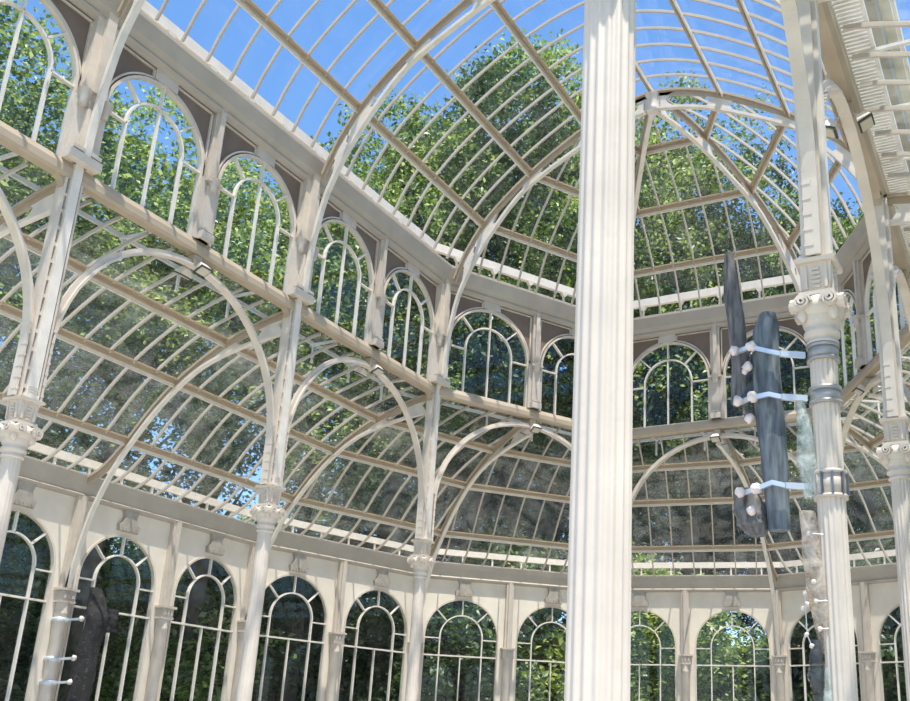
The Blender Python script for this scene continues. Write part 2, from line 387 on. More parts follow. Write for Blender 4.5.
# ------------------------------------------------------------------ inner colonnade: sills, arches, clerestory
nI = len(I)
iw = []; ib = []; ip = []
for k in range(nI - 1):
    fr = Fr(I[k], I[k + 1]); h = fr.len / 2
    for j in (0, 1): iw.append(((k, j), tuple(fr(h * (j + .5), 0, 1.68))))
    ib.append((k, tuple(fr(h, 0, 1.41)))); ip.append((k, tuple(fr(h, 0, 1.6))))
iwo = ordinals(iw); ibo = ordinals(ib); ipo = ordinals(ip)
def angs(k):
    fr = Fr(I[k], I[k + 1]); a = []
    for kk in (k - 1, k + 1):
        a.append(math.tan(fr.t.angle(Fr(I[kk], I[kk + 1]).t) / 2) if 0 <= kk < nI - 1 else 0)
    return a
for k in range(nI - 1):
    fr = Fr(I[k], I[k + 1]); h = fr.len / 2; a0, a1 = angs(k)
    side = 'left' if k < NK else ('right' if k >= NK + 3 else 'apse')
    tn = nO + k
    def mitre(b, prof): b.prism([fr(d * a0, d, z) for d, z in prof], [fr(fr.len - d * a1, d, z) for d, z in prof])
    b = MB(); mitre(b, [(-.026, ZS + .012), (-.016, ZS + .002), (.014, ZS), (.020, ZS + .008), (.020, ZS + .028), (.012, ZST), (-.026, ZST)])
    for q in (0, 1):  # curved knees where the sill meets the columns
        s_ = .035 if q == 0 else fr.len - .035; dr = 1 if q == 0 else -1
        pts = [(s_ - .020 * dr, ZS - .07), (s_ - .012 * dr, ZS - .07), (s_ - dr * .010, ZS - .035), (s_ - dr * .002, ZS - .012), (s_ + dr * .020, ZS + .004), (s_ - .012 * dr, ZS + .004)]
        b.prism([fr(a, -.012, z) for a, z in pts], [fr(a, .012, z) for a, z in pts])
    tb = b.build('trim_%d' % tn, 'tan_paint'); tag(tb, 'tan sill beam carrying the upper windows, %s' % place_words(ibo[k], *fr(h, 0, 0)[:2]), 'beam', 'sill beams under the upper windows', 'structure')
    # upper beam
    b = MB(); mitre(b, [(-.05, ZB), (.010, ZB - .012), (.024, ZB - .004), (.028, ZB + .004), (.024, ZB + .012), (.040, ZB + .030), (.052, ZBT - .012), (.052, ZBT), (-.05, ZBT)])
    tb = b.build('trim_%d' % (tn + 40), 'beam_paint'); tag(tb, 'broad pale beam between upper windows and vault, %s' % place_words(ibo[k], *fr(h, 0, 0)[:2]), 'beam', 'beams at the foot of the vault', 'structure')
    g = MB(); g.prism([fr(-.06 * a0, -.06, 2.165), fr(fr.len + .06 * a1, -.06, 2.165), fr(fr.len + .08 * a1, -.08, 2.165), fr(-.08 * a0, -.08, 2.165)],
                      [fr(-.06 * a0, -.06, 2.205), fr(fr.len + .06 * a1, -.06, 2.205), fr(fr.len + .08 * a1, -.08, 2.205), fr(-.08 * a0, -.08, 2.205)])
    g.prism([fr(-.05 * a0, -.05, 2.045), fr(fr.len + .05 * a1, -.05, 2.045), fr(fr.len + .08 * a1, -.08, 2.045), fr(-.08 * a0, -.08, 2.045)],
            [fr(-.05 * a0, -.05, 2.055), fr(fr.len + .05 * a1, -.05, 2.055), fr(fr.len + .08 * a1, -.08, 2.055), fr(-.08 * a0, -.08, 2.055)])
    for q in range(5):
        s_ = fr.len * (q + .5) / 5
        g.bar(fr(s_, -.07, 2.05), fr(s_, -.07, 2.17), .008, .008, fr.t)
        g.prism([fr(s_ - .006, -.058, 2.145), fr(s_ + .006, -.058, 2.145), fr(s_ + .006, -.075, 2.145), fr(s_ - .006, -.075, 2.145)],
                [fr(s_ - .020, -.056, 2.168), fr(s_ + .020, -.056, 2.168), fr(s_ + .020, -.075, 2.168), fr(s_ - .020, -.075, 2.168)])
    g.build('gutter_rail', 'white_paint', tb)
    # clerestory windows and panels
    for j in (0, 1):
        inner = .050; mid = .038
        lo = h * j + (inner if j == 0 else mid); hi = h * (j + 1) - (mid if j == 0 else inner)
        sc = (lo + hi) / 2; r = (hi - lo) / 2; zs = 1.912 - r
        m = MB(); spandrel(m, fr, h * j, h * (j + 1), sc, r, zs, ZB + .002, -.012, -.002)
        w = m.build('wall_' + side, 'brown_panel'); tag(w, 'brown spandrel panels above an upper arched window, ' + place_words(iwo[(k, j)], *fr(sc, 0, 0)[:2]), 'wall', 'brown spandrels of the upper windows', 'structure')
        # light mouldings framing the two panels and the block over the crown
        m = MB(); zt = ZB - .018; ro = r + .012
        def arcp(a): return (sc + ro * cos(a), zs + ro * sin(a))
        for sg, edge in ((-1, lo - .008), (1, hi + .008)):
            s_in = sc + sg * .046; aa = math.acos(min(1, .046 / ro))
            A0 = aa if sg > 0 else pi - aa; A1 = radians(6) if sg > 0 else pi - radians(6)
            pts = [arcp(A0 + (A1 - A0) * q / 12) for q in range(13)]
            m.sweep([fr(a, 0, z) for a, z in pts], fr.n, .010, .006)
            e0 = edge if abs(edge - pts[-1][0]) > 0 else pts[-1][0]
            if sg > 0: e0 = max(e0, pts[-1][0])
            else: e0 = min(e0, pts[-1][0])
            m.bar(fr(s_in, 0, pts[0][1]), fr(s_in, 0, zt), .010, .006, fr.n)
            m.bar(fr(s_in, 0, zt), fr(e0, 0, zt), .010, .005, fr.n); m.bar(fr(e0, 0, zt), fr(e0, 0, pts[-1][1]), .010, .006, fr.n)
        m.build('panel_moulding', 'cream', w)
        m = MB(); m.prism([fr(sc - .043, -.002, zs + r + .004), fr(sc + .043, -.002, zs + r + .004), fr(sc + .043, .010, zs + r + .004), fr(sc - .043, .010, zs + r + .004)],
                          [fr(sc - .043, -.002, ZB), fr(sc + .043, -.002, ZB), fr(sc + .043, .010, ZB), fr(sc - .043, .010, ZB)])
        m.build('keystone_bracket', 'pier_grey', w)
        window(widx, fr, sc, r, zs, ZST, r * .58, None, False, 'arched window of the upper row under the vault, %s' % place_words(iwo[(k, j)], *fr(sc, 0, 0)[:2]), 'window', 'arched windows of the upper row'); widx += 1
    # middle pier of the bay
    c = fr(h, 0, ZST)
    e = empty('window_pier', tuple(c), 'pale pier between two upper windows, %s' % place_words(ipo[k], c.x, c.y), 'pier', 'piers in the middle of the upper bays')
    m = MB(); m.box(fr(h, .004, (ZST + 1.705) / 2), fr.t, fr.n, (0, 0, 1), .074, .030, 1.705 - ZST); m.box(fr(h, .022, (ZST + 1.68) / 2), fr.t, fr.n, (0, 0, 1), .040, .010, 1.68 - ZST)
    m.build('shaft', 'pier_grey', e)
    m = MB(); m.box(fr(h, .026, 1.505), fr.t, fr.n, (0, 0, 1), .050, .030, .026); m.box(fr(h, .030, 1.525), fr.t, fr.n, (0, 0, 1), .036, .020, .008); m.build('pedestal', 'pier_grey', e)
    m = MB(); m.box(fr(h, .022, 1.70), fr.t, fr.n, (0, 0, 1), .060, .030, .010)
    m.lathe(*fr(h, .026, 0)[:2], [(.012, 1.665), (.016, 1.675), (.015, 1.685), (.020, 1.697), (.022, 1.71)], 10); m.build('capital', 'pier_grey', e)
    m = MB(); m.box(fr(h, .006, (1.705 + ZB + .03) / 2), fr.t, fr.n, (0, 0, 1), .040, .020, ZB + .03 - 1.705); m.box(fr(h, .020, (1.705 + ZB + .03) / 2), fr.t, fr.n, (0, 0, 1), .018, .012, ZB + .03 - 1.705)
    m.build('upper_shaft', 'pier_grey', e)
    # bay arch below the sill, with its lamp pair
    e = empty('colonnade_arch', tuple(fr(h, 0, ZCAP)), 'curved iron arch between columns, %s' % place_words(ibo[k], c.x, c.y), 'arch', 'curved arches between the columns')
    zc = .965; a = h - .036; bb = 1.408 - zc
    leg = [fr(h - a, 0, ZCAP), fr(h - a, 0, .90)]
    pts = leg + [fr(h + a * cos(t), 0, zc + bb * sin(t)) for t in [pi - pi * q / 28 for q in range(29)]] + [fr(h + a, 0, .90), fr(h + a, 0, ZCAP)]
    m = MB(); m.sweep(pts, fr.n, .026, .007); m.sweep(pts, fr.n, .008, .016, off=.008); m.build('arch_rib', 'cream', e)
    for q in range(7):
        for sg in (-1, 1):
            m = MB(); z = ZCAP + .02 + q * .030; m.box(fr(h + sg * a, .006, z), fr.t, fr.n, (0, 0, 1), .009, .016, .007); m.build('bolt', 'cream', e)
    m = MB(); m.box(fr(h, 0, 1.425), fr.t, fr.n, (0, 0, 1), .030, .030, .034); m.build('crown_block', 'tan_paint', e)
    if k not in (0,):
        for sg in (1, -1):
            lw = 'inner side' if sg > 0 else 'outer side'
            le = empty('floodlight', tuple(fr(h, sg * .036, 1.40)), 'square floodlight on the %s of the iron arch %s' % (lw, place_words(ibo[k], c.x, c.y)), 'lamp', 'square floodlights on the arch crowns')
            m = MB(); ax = fr.t; cz = 1.398; dn = (fr.n * sg * .5 + Vector((0, 0, -1))).normalized(); nn = (fr.n * sg + Vector((0, 0, .5))).normalized()
            cc = fr(h, sg * .036, cz)
            m.prism([cc + ax * x + nn * y + dn * -.012 for x, y in ((-.012, -.010), (.012, -.010), (.012, .010), (-.012, .010))], [cc + ax * x + nn * y + dn * .012 for x, y in ((-.022, -.018), (.022, -.018), (.022, .018), (-.022, .018))])
            hs_ = m.build('housing', 'white_paint', le)
            m = MB(); m.box(cc + dn * .0135, ax, nn, dn, .045, .037, .004); m.build('rim', 'dark_trim', hs_)
            m = MB(); m.box(cc + dn * .0165, ax, nn, dn, .036, .028, .003); m.build('lens', 'lamp_face', hs_)
            m = MB(); m.bar(cc - dn * .01, fr(h, sg * .010, 1.42), .006, .006); m.build('bracket', 'cream', le)

# ------------------------------------------------------------------ main columns
descr = {0: 'beyond the left edge of the picture', 1: 'tall cast-iron column at the left edge, dark ionic capital', 2: 'tall column with white lattice post, second main column from the left',
         3: 'tall column where the straight left wall meets the apse, left of the big fluted one', 4: 'tall column of the apse hidden behind the big fluted column',
         5: 'tall apse column hidden behind the column that carries the hanging driftwood', 6: 'tall column where apse meets right wall, outside the right edge',
         7: 'fluted column with ionic capital at the right edge of the picture', 8: 'fluted ionic column with steel clamps and hanging driftwood beside it', 9: 'big white fluted column closest to the viewer, running top to bottom'}
descr[0] = 'tall cast-iron column beyond the left edge of the picture'
for k, (x, y) in enumerate(I):
    if y < -1e-6: n = Vector((-math.copysign(1, x), 0, 0))
    else: n = -Vector((x, y, 0)).normalized()
    t = Vector((-n.y, n.x, 0)); P = Vector((x, y, 0))
    def at(a, d, z): v = P + t * a + n * d; return Vector((v.x, v.y, z))
    e = empty('cast_iron_column', (x, y, FL), descr[k], 'column', 'tall main columns')
    m = MB(); m.lathe(x, y, [(.045, FL), (.045, FL + .03), (.038, FL + .04), (.040, FL + .055), (.032, FL + .07), (.028, FL + .09)], 24); m.build('base', 'cream', e)
    r = .0232
    m = MB(); m.lathe(x, y, [(r, FL + .085), (r, .2), (r * .985, .662)], 128 if k >= 7 else 64, flute=16, depth=.09 if k >= 7 else .03); m.build('shaft', 'cream', e)
    m = MB(); m.lathe(x, y, [(.0235, .660), (.0275, .662), (.0275, .666), (.0245, .669), (.0245, .674), (.030, .677), (.030, .684), (.026, .690), (.030, .697), (.032, .706), (.034, .716)], 28)
    # leafy lower lobes
    for q in range(4):
        aa = pi / 4 + q * pi / 2; d = t * cos(aa) + n * sin(aa); cc = P + d * .036
        m.lathe(cc.x, cc.y, [(.002, .700), (.008, .706), (.010, .714), (.008, .724)], 8)
    m.squash().build('necking', 'cream', e)
    m = MB(); vol = []
    # ionic volutes on the four corners + cushion
    m.lathe(x, y, [(.034, .712), (.040, .722), (.041, .734), (.036, .744), (.030, .752)], 28)
    for q in range(4):
        d = (t if q % 2 == 0 else n) * (1 if q < 2 else -1); s2 = Vector((-d.y, d.x, 0))
        for sg in (-1, 1):
            cc = P + d * .036 + s2 * sg * .022
            pts = []
            for z in range(22):
                th = z / 21 * 2.3 * 2 * pi; rad = .0150 * (1 - z / 24)
                pts.append(Vector((cc.x, cc.y, .735)) + s2 * sg * rad * cos(th) * -1 + Vector((0, 0, rad * sin(th))) + d * (.002 + .006 * z / 21))
            mv = MB(); vol.append(mv); mv.sweep(pts, d, .012, .0042)
            mv.prism([Vector((cc.x, cc.y, .735)) + s2 * .0138 * cos(u) + Vector((0, 0, .0138 * sin(u))) - d * .014 for u in [2 * pi * z / 12 for z in range(12)]],
                    [Vector((cc.x, cc.y, .735)) + s2 * .0138 * cos(u) + Vector((0, 0, .0138 * sin(u))) + d * .000 for u in [2 * pi * z / 12 for z in range(12)]])
    m.box((x, y, .757), t, n, (0, 0, 1), .060, .060, .008)
    cp = m.squash().build('capital', 'cream', e)
    for mv in vol: mv.squash().build('volute', 'cream', cp)
    m = MB()
    def sq(w, z): return [Vector((x, y, z)) + t * a * w + n * b * w for a, b in ((-1, -1), (1, -1), (1, 1), (-1, 1))]
    m.prism(sq(.022, .761), sq(.027, .822)); m.prism(sq(.034, .822), sq(.036, .829)); m.prism(sq(.033, .829), sq(.033, .832))
    for d, s2 in ((t, n), (n, t), (-t, n), (-n, t)):
        for z in range(5):
            cc = Vector((x, y, .772 + z * .009)) + d * (.0237 + z * .0008); m.box(cc, s2, d, (0, 0, 1), .016 - .002 * abs(z - 2), .004, .006)
        for sg in (-1, 1):
            cc = Vector((x, y, .793)) + d * .0258 + s2 * sg * .017; m.box(cc, s2, d, (0, 0, 1), .005, .004, .05)
    m.squash().build('impost_block', 'cream', e)
    # riveted post from capital to beam: a flat box with side straps
    m = MB(); m.box((x, y, (ZCAP + ZS + .05) / 2), t, n, (0, 0, 1), .026, .050, ZS + .05 - ZCAP)
    for z in (0, 1, 2): m.box(at(0, .026, ZCAP + .018 + z * .006), t, n, (0, 0, 1), .027, .003, .002)
    m.box(at(0, 0, ZCAP + .006), t, n, (0, 0, 1), .036, .056, .012)
    m.build('post', 'white_paint', e)
    for sg in (-1, 1):
        m = MB(); m.box(at(sg * .024, .0, (ZCAP + ZS) / 2), t, n, (0, 0, 1), .006, .034, ZS - ZCAP); st = m.build('strap', 'cream', e)
        for z in range(12):
            m = MB(); m.box(at(sg * .0185, .0, ZCAP + .03 + z * .05), t, n, (0, 0, 1), .013, .030, .010); m.build('spacer', 'cream', st)
    m = MB(); m.box(at(0, .006, (ZST + 1.70) / 2), t, n, (0, 0, 1), .098, .036, 1.70 - ZST); m.box(at(0, .028, (ZST + 1.66) / 2), t, n, (0, 0, 1), .044, .020, 1.66 - ZST)
    m.box(at(0, .010, (1.70 + ZB + .04) / 2), t, n, (0, 0, 1), .076, .030, ZB + .04 - 1.70); m.box(at(0, .030, (1.72 + ZB + .04) / 2), t, n, (0, 0, 1), .030, .014, ZB + .04 - 1.72)
    up_ = m.build('upper_pier', 'cream', e)
    m = MB(); m.box(at(0, .022, 1.506), t, n, (0, 0, 1), .100, .050, .026); m.box(at(-.028, .034, 1.53), t, n, (0, 0, 1), .034, .024, .012); m.box(at(.028, .034, 1.53), t, n, (0, 0, 1), .034, .024, .012)
    m.build('pedestal', 'cream', e)
    m = MB()
    for sg in (-1, 1):
        cc = at(sg * .036, .030, 0); m.lathe(cc.x, cc.y, [(.008, 1.66), (.013, 1.67), (.012, 1.68), (.018, 1.70), (.020, 1.712)], 10)
    m.build('pier_capital', 'pier_grey', e)

# ------------------------------------------------------------------ vault profile
VX = np.array([0, .15, .30, .45, .573, .70, .80, .86, .90, .935]); VZ = np.array([2.705, 2.675, 2.615, 2.530, 2.446, 2.342, 2.240, 2.150, 2.078, 1.985])
def smooth_interp(xs, ys, x):
    # Catmull-Rom through the table
    x = float(x); i = int(np.clip(np.searchsorted(xs, x) - 1, 0, len(xs) - 2))
    x0, x1 = xs[i], xs[i + 1]; h = x1 - x0; t = (x - x0) / h
    def sl(j):
        if j == 0: return (ys[1] - ys[0]) / (xs[1] - xs[0]) * .6
        if j == len(xs) - 1: return (ys[-1] - ys[-2]) / (xs[-1] - xs[-2])
        return (ys[j + 1] - ys[j - 1]) / (xs[j + 1] - xs[j - 1])
    m0, m1 = sl(i) * h, sl(i + 1) * h
    return float((2 * t ** 3 - 3 * t ** 2 + 1) * ys[i] + (t ** 3 - 2 * t ** 2 + t) * m0 + (-2 * t ** 3 + 3 * t ** 2) * ys[i + 1] + (t ** 3 - t ** 2) * m1)
vz = lambda r: smooth_interp(VX, VZ, min(.935, max(0, r)))
NX = np.array([0, .15, .28, .50, .627, .768, .86, .915, .940, .950]); NZ = np.array([2.62, 2.592, 2.545, 2.432, 2.345, 2.175, 2.025, 1.890, 1.760, 1.690])
nz = lambda r: smooth_interp(NX, NZ, r)
RF = .918      # where the glass meets the beam
PUR = [.30, .573, .80]
def rib_half(mo, mi, mg, d, cx, cy, side):
    """one half arch in direction d from the crown (cx,cy)"""
    p = lambda r, z: Vector((cx + d.x * r, cy + d.y * r, z))
    rs = [RF * k / 26 for k in range(27)] + [.935]
    mo.sweep([p(r, vz(r)) for r in rs], side, .026, .010)
    mo.sweep([p(r, vz(r) - .014) for r in rs], side, .010, .022)
    rs = [.03 + .88 * k / 26 for k in range(27)]
    ii = [p(r, nz(r)) for r in rs] + [p(.925, nz(.925)), p(.940, 1.76), p(.950, 1.69), p(.958, 1.58), p(.960, 1.50)]
    mi.sweep(ii, side, .020, .012)
    for q, r in enumerate(PUR + [.87]):
        w = .038 if q < 3 else .02
        # plate between the chords, flaring where it meets them
        us = [r - w * 1.7, r - w * .7, r, r + w * .7, r + w * 1.4]; us = [min(.93, u) for u in us]
        top = [p(u, vz(u) - .02) for u in us]; bot = [p(min(u, .925), nz(min(u, .925)) + .004) for u in us]
        mid0 = p(us[0] + w * .6, (vz(us[0] + w * .6) + nz(us[0] + w * .6)) / 2 - .006); mid1 = p(us[-1] - w * .5, (vz(us[-1] - w * .5) + nz(us[-1] - w * .5)) / 2 - .006)
        ring = top + [mid1] + bot[::-1] + [mid0]
        g1 = MB(); g1.prism([v - Vector(side) * .004 for v in ring], [v + Vector(side) * .004 for v in ring]); mg.append(g1)
rib_names = {}
for k in range(NK + 1):
    y = -L * k
    lab = ['double arched rib between vault and half dome, passing the hub', 'double-chord arched rib springing from the second column from the left',
           'double-chord arched rib springing from the leftmost column at top left', 'double-chord arched rib nearest the viewer, above the frame'][k]
    e = empty('vault_rib', (0, y, vz(0)), lab, 'rib', 'arched ribs of the vault')
    mo, mi, mg = MB(), MB(), []
    for sx in (-1, 1): rib_half(mo, mi, mg, Vector((sx, 0, 0)), 0, y, (0, 1, 0))
    mi.sweep([Vector((-.03, y, nz(.03))), Vector((.03, y, nz(.03)))], (0, 1, 0), .020, .012)
    mo.build('outer_chord', 'tan_paint', e); mi.build('inner_chord', 'white_paint', e); [g1.build('web_plate', 'white_paint', e) for g1 in mg]
for a, nm in ((120, 'curved half-dome rib descending from the hub behind the big fluted column'), (60, 'curved half-dome rib descending right from the hub towards the driftwood column')):
    d = Vector((cos(radians(a)), sin(radians(a)), 0)); e = empty('half_dome_rib', (0, 0, vz(0)), nm, 'rib')
    mo, mi, mg = MB(), MB(), []; rib_half(mo, mi, mg, d, 0, 0, Vector((-d.y, d.x, 0)))
    mo.build('outer_chord', 'tan_paint', e); mi.build('inner_chord', 'white_paint', e); [g1.build('web_plate', 'white_paint', e) for g1 in mg]
# hub
e = empty('rib_hub', (0, 0, vz(0)), 'white riveted hub where all half-dome ribs meet at the crown', 'hub')
m = MB(); m.lathe(0, 0, [(.022, 2.600), (.030, 2.606), (.026, 2.625), (.026, 2.675), (.034, 2.690)], 12); m.build('hub_drum', 'white_paint', e)
m = MB()
for a in (0, 60, 120, 180):
    d = Vector((cos(radians(a)), sin(radians(a)), 0)); sd = Vector((-d.y, d.x, 0))
    ring = [Vector((d.x * r, d.y * r, z)) for r, z in ((.02, 2.607), (.11, 2.600), (.075, 2.628), (.060, 2.650), (.075, 2.672), (.10, 2.680), (.02, 2.692))]
    m = MB(); m.prism([v - sd * .005 for v in ring], [v + sd * .005 for v in ring]); hp = m.build('hub_plate', 'white_paint', e)
    for z in range(6):
        m = MB(); m.box(Vector((d.x * .035, d.y * .035, 2.615 + z * .012)), sd, d, (0, 0, 1), .015, .005, .005); m.build('rivet', 'taupe', hp)

# ------------------------------------------------------------------ vault roof, bay by bay (glass, bars, purlins)
def purlin(mb, pts, nrmz=1, double=True):
    """two slim bars side by side along a straight run of two points"""
    a, b = Vector(pts[0]), Vector(pts[1]); t = (b - a).normalized(); up = Vector((0, 0, 1)); s = t.cross(up).normalized()
    mb.sweep([a - s * .006 - up * .005, b - s * .006 - up * .005], s, .007, .014)
    mb.sweep([a + up * .004, b + up * .004], s, .020, .005)
    f_ = MB(); sgn = -1 if (a + s * .01).xy.length < a.xy.length else 1
    f_.sweep([a + s * .011 * sgn - up * .016, b + s * .011 * sgn - up * .016], s, .006, .016); return f_
PURV = [(0., 1)] + [(p, s) for p in PUR for s in (-1, 1)]
for k in range(NK):
    y0, y1 = -L * (k + 1), -L * k
    where = ['next to the half dome', 'middle bay at the top', 'nearest bay above the frame'][k]
    e = empty('ceiling', (0, (y0 + y1) / 2, vz(0)), 'curved glass vault roof, ' + where, 'glass roof', kind='structure')
    rs = [-RF + 2 * RF * q / 48 for q in range(49)]
    m = MB()
    for q in range(1, 9):
        yy = y1 + (y0 - y1) * q / 9; m.sweep([Vector((r, yy, vz(abs(r)) + .006)) for r in rs], (0, 1, 0), .0064, .011)
    m.build('glazing_bars', 'bar_paint', e)
    m = MB(); vs = []; fs = []
    for i, r in enumerate(rs): vs += [(r, y0, vz(abs(r)) + .008), (r, y1, vz(abs(r)) + .008)]
    for i in range(48): fs.append((2 * i, 2 * i + 1, 2 * i + 3, 2 * i + 2))
    m.add(vs, fs, True); m.build('roof_glass', 'vault_glass', e)
    for p_, s_ in PURV:
        m = MB(); f_ = purlin(m, [(p_ * s_, y0, vz(p_)), (p_ * s_, y1, vz(p_))]); f_.build('flange', 'white_paint', m.build('purlin', 'tan_paint', e))
# half dome sectors
for k, (aA, aB, nm) in enumerate(((180, 120, 'left sector'), (120, 60, 'end sector behind the hub'), (60, 0, 'right sector'))):
    dA = Vector((cos(radians(aA)), sin(radians(aA)), 0)); dB = Vector((cos(radians(aB)), sin(radians(aB)), 0)); ed = dB - dA; nn = ((dA + dB) / 2).normalized()
    e = empty('ceiling', (0, 0, vz(0)), 'faceted glass half dome roof, ' + nm, 'glass roof', kind='structure')
    m = MB(); ns = 24; vs = []; fs = []
    for i in range(ns + 1):
        r = RF * i / ns; a = dA * r; b = dB * r; z = vz(r) + .008; vs += [(a.x, a.y, z), (b.x, b.y, z)]
    for i in range(ns): fs.append((2 * i, 2 * i + 1, 2 * i + 3, 2 * i + 2))
    m.add(vs, fs, True); m.build('roof_glass', 'vault_glass', e)
    m = MB(); half = RF * .5
    for q in range(1, 9):
        w = (-1 + 2 * q / 9) * half; r0_ = abs(w) / .5
        if r0_ >= RF - .02: continue
        pts = []
        for i in range(15):
            r = r0_ + (RF - r0_) * i / 14; c = nn * (r * A60) + ed.normalized() * w; pts.append(Vector((c.x, c.y, vz(r) + .006)))
        m.sweep(pts, ed.normalized(), .0064, .011)
    m.build('glazing_bars', 'bar_paint', e)
    for p_ in PUR:
        m = MB(); a = dA * p_; b = dB * p_; f_ = purlin(m, [(a.x, a.y, vz(p_)), (b.x, b.y, vz(p_))]); f_.build('flange', 'white_paint', m.build('purlin', 'tan_paint', e))

# ------------------------------------------------------------------ aisle roofs
AT = np.array([0, .06, .12, .31, .43, .55, .67, .77, .87, .955, 1.0]); AZ = np.array([1.452, 1.447, 1.436, 1.380, 1.325, 1.254, 1.157, 1.052, .965, .925, .915])
az = lambda t: smooth_interp(AT, AZ, min(1, max(0, t)))
APUR = [.31, .55, .77]
TE = .965
def ain(P, Q, t): v = lerp2(P, Q, t); return v
names = []
for k, (i0, i1, o0, o1) in enumerate(SEC):
    c = lerp2(lerp2(i0, i1, .5), lerp2(o0, o1, .5), .5); names.append((k, (c[0], c[1], 1.2)))
sn = ordinals(names)
def rib_pts(i, o, f, t0=.03, t1=TE, n=20): return [Vector((*lerp2(i, o, t0 + (t1 - t0) * q / n), f(t0 + (t1 - t0) * q / n))) for q in range(n + 1)]
for k, (i0, i1, o0, o1) in enumerate(SEC):
    c = lerp2(lerp2(i0, i1, .5), lerp2(o0, o1, .5), .5)
    e = empty('ceiling', (c[0], c[1], az(.5)), 'curved glass aisle roof over the lower wall, %s' % place_words(sn[k], *c), 'glass roof', 'aisle roof sections', 'structure')
    m = MB(); n = 18; vs = []; fs = []
    for q in range(n + 1):
        t = .03 + (TE - .03) * q / n; a = lerp2(i0, o0, t); b = lerp2(i1, o1, t); z = az(t) + .008; vs += [(*a, z), (*b, z)]
    for q in range(n): fs.append((2 * q, 2 * q + 1, 2 * q + 3, 2 * q + 2))
    m.add(vs, fs, True); m.build('roof_glass', 'aisle_glass', e)
    m = MB(); o0v, o1v = Vector(o0), Vector(o1); et = (o1v - o0v).normalized(); en = Vector((et.y, -et.x))  # inward
    def solve(p):
        lo_, hi_ = -.3, 1.2
        def g(t):
            a = Vector(lerp2(i0, o0, t)); b = Vector(lerp2(i1, o1, t)); return (b - a).cross(p - a)
        gl = g(lo_)
        for _ in range(34):
            mid_ = (lo_ + hi_) / 2
            if (g(mid_) > 0) == (gl > 0): lo_ = mid_
            else: hi_ = mid_
        t = (lo_ + hi_) / 2; a = Vector(lerp2(i0, o0, t)); b = Vector(lerp2(i1, o1, t))
        return t, (p - a).dot(b - a) / (b - a).length_squared
    for q in range(1, 9):
        base = o0v.lerp(o1v, q / 9); pts = []
        for w in range(61):
            p = base + en * (.02 + 1.15 * w / 60); t, s = solve(p)
            if t > TE: continue
            if t < .03 or s < -.002 or s > 1.002: break
            pts.append(Vector((p.x, p.y, az(t) + .006)))
        if len(pts) > 2: m.sweep(pts[::2] + ([pts[-1]] if len(pts) % 2 == 0 else []), Vector((et.x, et.y, 0)), .0064, .011)
    m.build('glazing_bars', 'bar_paint', e)
    for t in APUR:
        m = MB(); f_ = purlin(m, [(*lerp2(i0, o0, t), az(t)), (*lerp2(i1, o1, t), az(t))]); f_.build('flange', 'white_paint', m.build('purlin', 'tan_paint', e))
# aisle ribs
IT = np.array([0, .05, .25, .42, .55, .68, .82, .89, .925, .952, .970]); IZ = np.array([1.372, 1.372, 1.345, 1.300, 1.228, 1.120, .960, .835, .745, .620, .515])
iz = lambda t: smooth_interp(IT, IZ, min(.97, t))
arib = [(SEC[0][0], SEC[0][2])] + [(s[1], s[3]) for s in SEC]
an = ordinals([(k, (*lerp2(i, o, .55), 1.25)) for k, (i, o) in enumerate(arib)])
for k, (i, o) in enumerate(arib):
    d = Vector((o[0] - i[0], o[1] - i[1], 0)).normalized(); sd = Vector((-d.y, d.x, 0)); c = lerp2(i, o, .55)
    e = empty('aisle_rib', (o[0], o[1], OBT), 'quarter-arch rib of aisle roof, %s' % place_words(an[k], *c), 'rib', 'quarter-arch ribs of the aisle roof')
    m = MB(); P_ = rib_pts(i, o, az, .0, 1.0); m.sweep(P_, sd, .026, .010); m.sweep([p - Vector((0, 0, .014)) for p in P_], sd, .010, .020); m.build('outer_chord', 'tan_paint', e)
    m = MB(); q_ = [Vector((*lerp2(i, o, t), iz(t))) for t in [.0 + .97 * z / 34 for z in range(35)]]; m.sweep(q_, sd, .018, .010); m.build('inner_chord', 'white_paint', e)
    for t in (.10,) + tuple(APUR):
        w = .045; us = [t - w * 1.5, t - w * .6, t, t + w * .6, t + w * 1.5]; us = [max(.0, u) for u in us]
        P2 = lambda u, z: Vector((*lerp2(i, o, u), z))
        top = [P2(u, az(u) - .018) for u in us]; bot = [P2(u, iz(u) + .003) for u in us]
        a_ = us[0] + w * .6; b_ = us[-1] - w * .6
        ring = top + [P2(b_, (az(b_) + iz(b_)) / 2)] + bot[::-1] + [P2(a_, (az(a_) + iz(a_)) / 2)]
        m = MB(); m.prism([v - sd * .004 for v in ring], [v + sd * .004 for v in ring]); m.build('web_plate', 'white_paint', e)

